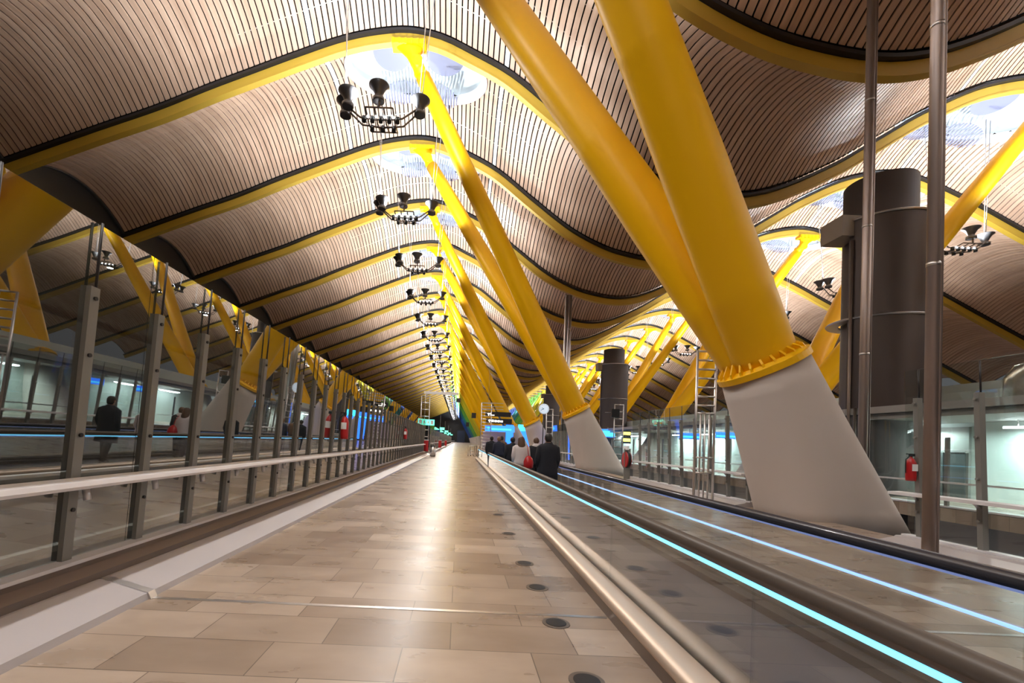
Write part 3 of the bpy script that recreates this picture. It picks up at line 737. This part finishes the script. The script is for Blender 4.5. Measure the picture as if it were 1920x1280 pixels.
# luggage trolleys far ahead
tr = None
for k, (x, y) in enumerate(((2.9, 45.5), (1.2, 44), (2.1, 46), (3.0, 48), (1.6, 50), (2.6, 51))):
    if tr is None:
        tr = empty('luggage_trolley')
        fr = MB()
        for e in (-.3, .3):
            fr.tube([(e, -.5, .12), (e, .5, .15), (e, .45, .2)], .02, 6); fr.tube([(e, -.4, .13), (e, -.45, 1.0), (e * .8, -.6, 1.03)], .022, 6)
        fr.tube([(-.3, -.45, 1.0), (.3, -.45, 1.0)], .025, 6); fr.tube([(-.3, .5, .15), (.3, .5, .15)], .02, 6); fr.tube([(-.3, -.42, .5), (.3, -.42, .5)], .02, 6)
        fr.build('frame', m_steel, tr)
        for (a, b) in ((-.28, -.4), (.28, -.4), (0, .45)): MB().tube([(a - .02, b, .07), (a + .02, b, .07)], .07, 12, axis=Vector((1, 0, 0))).build('wheel', m_blk, tr)
        o = tr
    else: o = copy_tree(tr)
    o.location = (x - (0 if k else 1.45), y, 0); tag(o, 'steel luggage trolley standing beyond the far end of the moving walkway' if k == 0 else 'far steel luggage trolley below the ladder mast with shelves', 'luggage trolley', 'luggage trolleys')

# floor covers
fc = None; m_cov = mat('worn_brass', (.16, .13, .11), .4, .5)
fl = ['closest round metal floor cover, at the bottom edge', 'second closest round metal floor cover, just past the bright floor joint', 'third closest round metal floor cover', 'fourth closest round metal floor cover', 'fifth closest round metal floor cover', 'sixth closest round metal floor cover']
for k, y in enumerate((2.93, 3.85, 4.77, 5.7, 7.5, 9.4)):
    if fc is None:
        fc = empty('floor_cover'); MB().tube([(0, 0, 0), (0, 0, .006)], .115, 28).build('disc', m_cov, fc)
        MB().tube([(0, 0, .006), (0, 0, .009)], .085, 28).build('plate', m_dark, fc); o = fc
    else: o = copy_tree(fc)
    o.location = (.88, y, 0); tag(o, fl[k], 'floor cover', 'round floor covers beside the walkway')

# ================================================================= MOVING WALKWAY
WY0, WY1 = -2.0, 36.5
wk = tag(empty('moving_walkway', (0, 0, 0)), 'long moving walkway with glass sides and cyan light lines', 'moving walkway')
MB().box(1.72, 2.86, WY0, WY1, 0, .03).build('belt', m_belt, wk)
n = 8
def cap(x0, x1, s, z0=.0):
    r = .055; pts = [(x0, z0), (x0, .12)]
    for k in range(6):
        a = math.pi - math.pi / 2 * k / 5; pts.append((x0 + r + r * math.cos(a), .12 + r * math.sin(a)))
    pts += [(x1 - .02, .175), (x1, .155), (x1, z0)]
    return pts
for s in (0, 1):
    X = 1.58 if s == 0 else 3.0
    f = (lambda x: x) if s == 0 else (lambda x: 4.58 - x)
    MB().prism([(f(x), z) for x, z in [(1.375, 0), (1.365, .115), (1.56, .115), (1.56, 0)]], WY0, WY1).build('skirt_panel', m_bronze, wk)
    pr = [(1.355, .115), (1.352, .135), (1.362, .16), (1.385, .178), (1.42, .186), (1.50, .188), (1.545, .184), (1.565, .172), (1.568, .115)]
    MB().prism([(f(x), z) for x, z in pr], WY0, WY1, 0, True).build('rounded_cap', m_cap, wk)
    MB().box(min(f(1.60), f(1.73)), max(f(1.60), f(1.73)), WY0, WY1, 0, .1).build('inner_skirt', m_dark, wk)
    y = WY0
    while y < WY1 - .1:
        ye = min(y + 2.2, WY1); MB().box(X - .006, X + .006, y + .003, ye - .003, .1, .83).build('glass_panel', m_glassB, wk); y = ye
    zb = .865
    hp = [(-.045, zb), (-.05, zb + .03), (-.045, zb + .05), (-.02, zb + .062), (.02, zb + .062), (.045, zb + .05), (.05, zb + .03), (.045, zb)]
    sg = 1 if s == 0 else -1
    hr_ = MB().prism([(X + a * (1 if s == 0 else 1.4), z) for a, z in hp], WY0, WY1, 0, True).build('handrail', m_rubn if s == 0 else m_rub, wk)
    MB().box(X - .03, X + .03, WY0, WY1, .835, zb).build('rail_profile', m_bronze if s == 0 else m_dark, wk)
    # end newels: curved handrail return
    for (ye, dr) in ((WY1, 1),):
        pts = [(X, ye, zb + .03)] + [(X, ye + dr * .4 * math.sin(a), .49 + .405 * math.cos(a)) for a in [math.pi * k / 10 for k in range(11)]]
        MB().tube(pts, .04, 8).build('newel', m_rub, hr_)
MB().box(1.545, 1.615, WY0, WY1, .81, .831).build('light_line', m_led, wk)
MB().box(2.985, 2.993, WY0, WY1, .625, .645).build('light_line', m_glow2, wk)  # thin glowing blue strip along the far glass, below its handrail
MB().box(2.955, 2.968, WY0, 20, .832, .845).build('light_line', m_led3, wk)

# ================================================================= PEOPLE
def loft_z(levels, n=20):
    """levels: (z, cx, cy, rx, ry)"""
    return [[(cx_ + rx * math.cos(2 * math.pi * k / n), cy_ + ry * math.sin(2 * math.pi * k / n), z) for k in range(n)] for z, cx_, cy_, rx, ry in levels]
def skin(chains, name, m, parent, lvl=1):
    vs = []; es = []; rs = []
    for ch in chains:
        prev = None
        for item in ch:
            if isinstance(item, int): prev = item; continue
            p, r = item; vs.append(p); rs.append(r); i = len(vs) - 1
            if prev is not None: es.append((prev, i))
            prev = i
    me = D.meshes.new(name); me.from_pydata(vs, es, [])
    o = D.objects.new(name, me); COL.objects.link(o)
    md = o.modifiers.new('s', 'SKIN')
    for i, v in enumerate(me.skin_vertices[0].data):
        r = rs[i]; v.radius = r if isinstance(r, tuple) else (r, r)
        v.use_root = (i == 0)
    s2 = o.modifiers.new('u', 'SUBSURF'); s2.levels = lvl; s2.render_levels = lvl
    dg = bpy.context.evaluated_depsgraph_get(); me2 = D.meshes.new_from_object(o.evaluated_get(dg))
    me2.name = name; me2.materials.clear(); me2.materials.append(m)
    for p in me2.polygons: p.use_smooth = True
    D.objects.remove(o); o2 = D.objects.new(name, me2); COL.objects.link(o2); o2.parent = parent
    return o2
m_skin = mat('skin', (.48, .28, .2), .5)
def person(x, y, h, rz, label, coat, hair, long=False, long_hair=False, female=False, bag=None, scarf=False):
    k = h / 1.72; root = tag(empty('person', (x, y, .03), rz), label, 'person', None); root.scale = (k, k, k)
    W = .92 if female else 1.0
    sw = .175 * W
    ch = [[((0, 0, .92), (.15 * W, .11)), ((0, .0, 1.12), (.135 * W, .10)), ((0, -.01, 1.32), (.165 * W, .11)), ((0, -.01, 1.42), (.10, .08)), ((0, 0, 1.49), .056), ((0, .015, 1.56), .075), ((0, .01, 1.64), .088), ((0, 0, 1.69), .06)]]
    base = 8
    for s in (-1, 1):
        ch.append([2, ((s * sw, -.01, 1.37), .062), ((s * (sw + .06), -.03, 1.10), .047), ((s * (sw + .05), .08 * (1 if s > 0 else .4), .88), .036), ((s * (sw + .04), .12 * (1 if s > 0 else .5), .80), (.024, .038))])
    for s in (-1, 1):
        st = .14 * s
        ch.append([0, ((s * .09, 0, .86), .088), ((s * .095, st * .45 + .02, .48), .062), ((s * .095, st - .02, .10), .042), ((s * .10, st + .10, .04), (.04, .03))])
    bo_ = skin(ch, 'body', m_skin, root)
    # fingers
    for s in (-1, 1):
        fb = Vector((s * (sw + .04), .12 * (1 if s > 0 else .5), .78))
        mbf = MB()
        for q in range(4):
            p = fb + Vector((0, -.03 + q * .02, 0)); L = (.065, .078, .074, .055)[q]
            mbf.tube([p, p + Vector((-s * .004, .004, -L * .55)), p + Vector((-s * .02, .008, -L))], [.009, .009, .007], 6)
        p = fb + Vector((0, .035, .03)); mbf.tube([p, p + Vector((-s * .01, .03, -.03)), p + Vector((-s * .02, .035, -.06))], [.011, .01, .008], 6)
        mbf.build('fingers', m_skin, bo_)
    # face
    fm = MB(); fm.loft([[(a * .018, .095 + b, z) for a, b in ((-1, 0), (0, .01 + g), (1, 0), (0, -.02))] for z, g in ((1.635, .0), (1.60, .018), (1.585, .022), (1.575, .0))], 0)
    for s in (-1, 1): fm.tube([(s * .083, 0, 1.63), (s * .093, -.008, 1.60), (s * .084, 0, 1.57)], [.012, .016, .01], 6)
    fm.build('face_features', m_skin, bo_)
    em = MB()
    for s in (-1, 1): em.tube([(s * .032, .088, 1.625), (s * .032, .100, 1.625)], .009, 8, axis=Vector((0, 1, 0)))
    em.tube([(-.022, .092, 1.545), (.022, .092, 1.545)], .005, 6); em.build('eyes_and_mouth', mat('eye_dark', (.05, .02, .02), .4), bo_)
    # hair
    hm = MB()
    if long_hair:
        hm.loft(loft_z([(1.30, 0, -.10, .05, .02), (1.36, 0, -.11, .10, .045), (1.46, 0, -.075, .125, .075), (1.56, 0, -.035, .118, .10), (1.64, 0, -.015, .113, .108), (1.70, 0, -.01, .09, .095), (1.735, 0, -.01, .045, .05)]), 0)
    else:
        hm.loft(loft_z([(1.52, 0, -.045, .062, .045), (1.57, 0, -.03, .088, .075), (1.64, 0, -.012, .098, .098), (1.69, 0, -.005, .082, .09), (1.73, 0, -.005, .04, .05)]), 0)
    hm.build('hair', hair, root)
    # coat
    bz = .55 if long else .80
    cm = MB(); hw = .27 * W
    lv = [(bz, 0, .0, hw * 1.02, .19), ((bz + 1.0) / 2, 0, 0, hw * .98, .18), (1.0, 0, 0, hw * .90, .165), (1.15, 0, -.005, hw * .92, .165), (1.30, 0, -.01, hw * .98, .16), (1.38, 0, -.01, hw * .93, .145), (1.43, 0, -.01, hw * .70, .12), (1.475, 0, -.008, hw * .40, .09), (1.50, 0, -.005, hw * .29, .078)]
    cm.loft(loft_z(lv, 28), 0); co_ = cm.build('coat', coat, root)
    for s in (-1, 1):
        sm_ = MB(); yy = .08 * (1 if s > 0 else .4)
        sm_.tube([(s * sw * .8, -.01, 1.40), (s * (sw + .035), -.015, 1.36), (s * (sw + .075), -.03, 1.10), (s * (sw + .06), yy, .86)], [.075, .088, .078, .06], 14)
        sm_.build('sleeve', coat, co_)
    # trousers
    for s in (-1, 1):
        st = .14 * s; tm = MB()
        tm.tube([(s * .09, 0, .92), (s * .095, st * .45 + .02, .48), (s * .095, st - .02, .08)], [.115, .085, .065], 14); tm.build('trouser_leg', m_trs, root)
        fs = MB(); fs.loft(loft_z([(0.0, s * .1, st + .05, .05, .14), (.04, s * .1, st + .05, .052, .14), (.09, s * .1, st - .0, .045, .08)]), 0); fs.build('shoe', m_blk, root)
    if scarf:
        sc_ = MB(); sc_.loft(loft_z([(1.40, 0, -.02, .15, .12), (1.45, 0, -.02, .14, .115), (1.50, 0, -.015, .095, .09), (1.53, 0, -.01, .08, .08)]), 0); sc_.build('scarf', cwhite, root)
    if bag:
        bg_ = MB(); bx, bz_ = bag[1], bag[2]
        bg_.loft(loft_z([(bz_ - .2, bx, -.26, .10, .06), (bz_ - .17, bx, -.26, .15, .09), (bz_, bx, -.26, .16, .10), (bz_ + .12, bx, -.25, .12, .08), (bz_ + .2, bx, -.23, .05, .04)]), 0)
        b = bg_.build('shoulder_bag', bag[0]); b.location = (x, y, .03); b.rotation_euler.z = rz; b.scale = (k, k, k)
        tag(b, bag[3], 'bag')
        st = MB(); st.tube([(bx, -.24, bz_ + .17), (bx * .9, -.2, 1.3), (bx * .85, -.08, 1.44), (bx * .9, .1, 1.38)], .012, 6); so = st.build('strap', bag[0], b)
    return root
m_trs = mat('dark_trousers', (.012, .013, .02), .8)
cblack = noisy('black_wool', (.008, .009, .014), (.014, .015, .022), (20, 20, 20), .9)
cnavy = noisy('navy_cloth', (.012, .016, .035), (.02, .025, .05), (20, 20, 20), .9)
cwhite = noisy('offwhite_cloth', (.55, .50, .50), (.62, .57, .57), (8, 8, 8), .85)
cbrown = noisy('brown_cloth', (.10, .06, .04), (.15, .09, .06), (10, 10, 10), .85)
hdark = mat('dark_hair', (.012, .009, .008), .6); hbrown = mat('brown_hair', (.09, .045, .025), .55); hlight = mat('light_brown_hair', (.2, .11, .06), .55)
person(2.28, 11.6, 1.73, .03, 'man in a long black coat seen from behind, nearest on the walkway', cblack, hdark, long=True)
person(1.96, 14.3, 1.66, 0, 'woman with long auburn hair in an off-white coat on the walkway', cwhite, hbrown, long_hair=True, female=True,
       bag=(m_red, .22, .92, 'round red bag on the back of the woman in the off-white coat'))
person(2.55, 15.0, 1.66, -.1, 'woman in a black coat with a white scarf beside the nearest man', cblack, hbrown, female=True, scarf=True)
person(2.05, 17.4, 1.67, .1, 'person in black with short dark hair, just ahead of the off-white coat', cblack, hdark)
person(2.70, 13.5, 1.55, .05, 'person in a pale jacket mostly hidden by the nearest man', cwhite, hdark, female=True)
person(1.93, 22.0, 1.72, .1, 'person in navy with light hair in the farther walkway group', cnavy, hlight, female=True)
person(1.72, 24.0, 1.74, .0, 'person in black at the left of the farther walkway group', cblack, hdark)
person(2.3, 24.6, 1.78, .0, 'dark haired person at the back of the farther walkway group', cbrown, hdark)
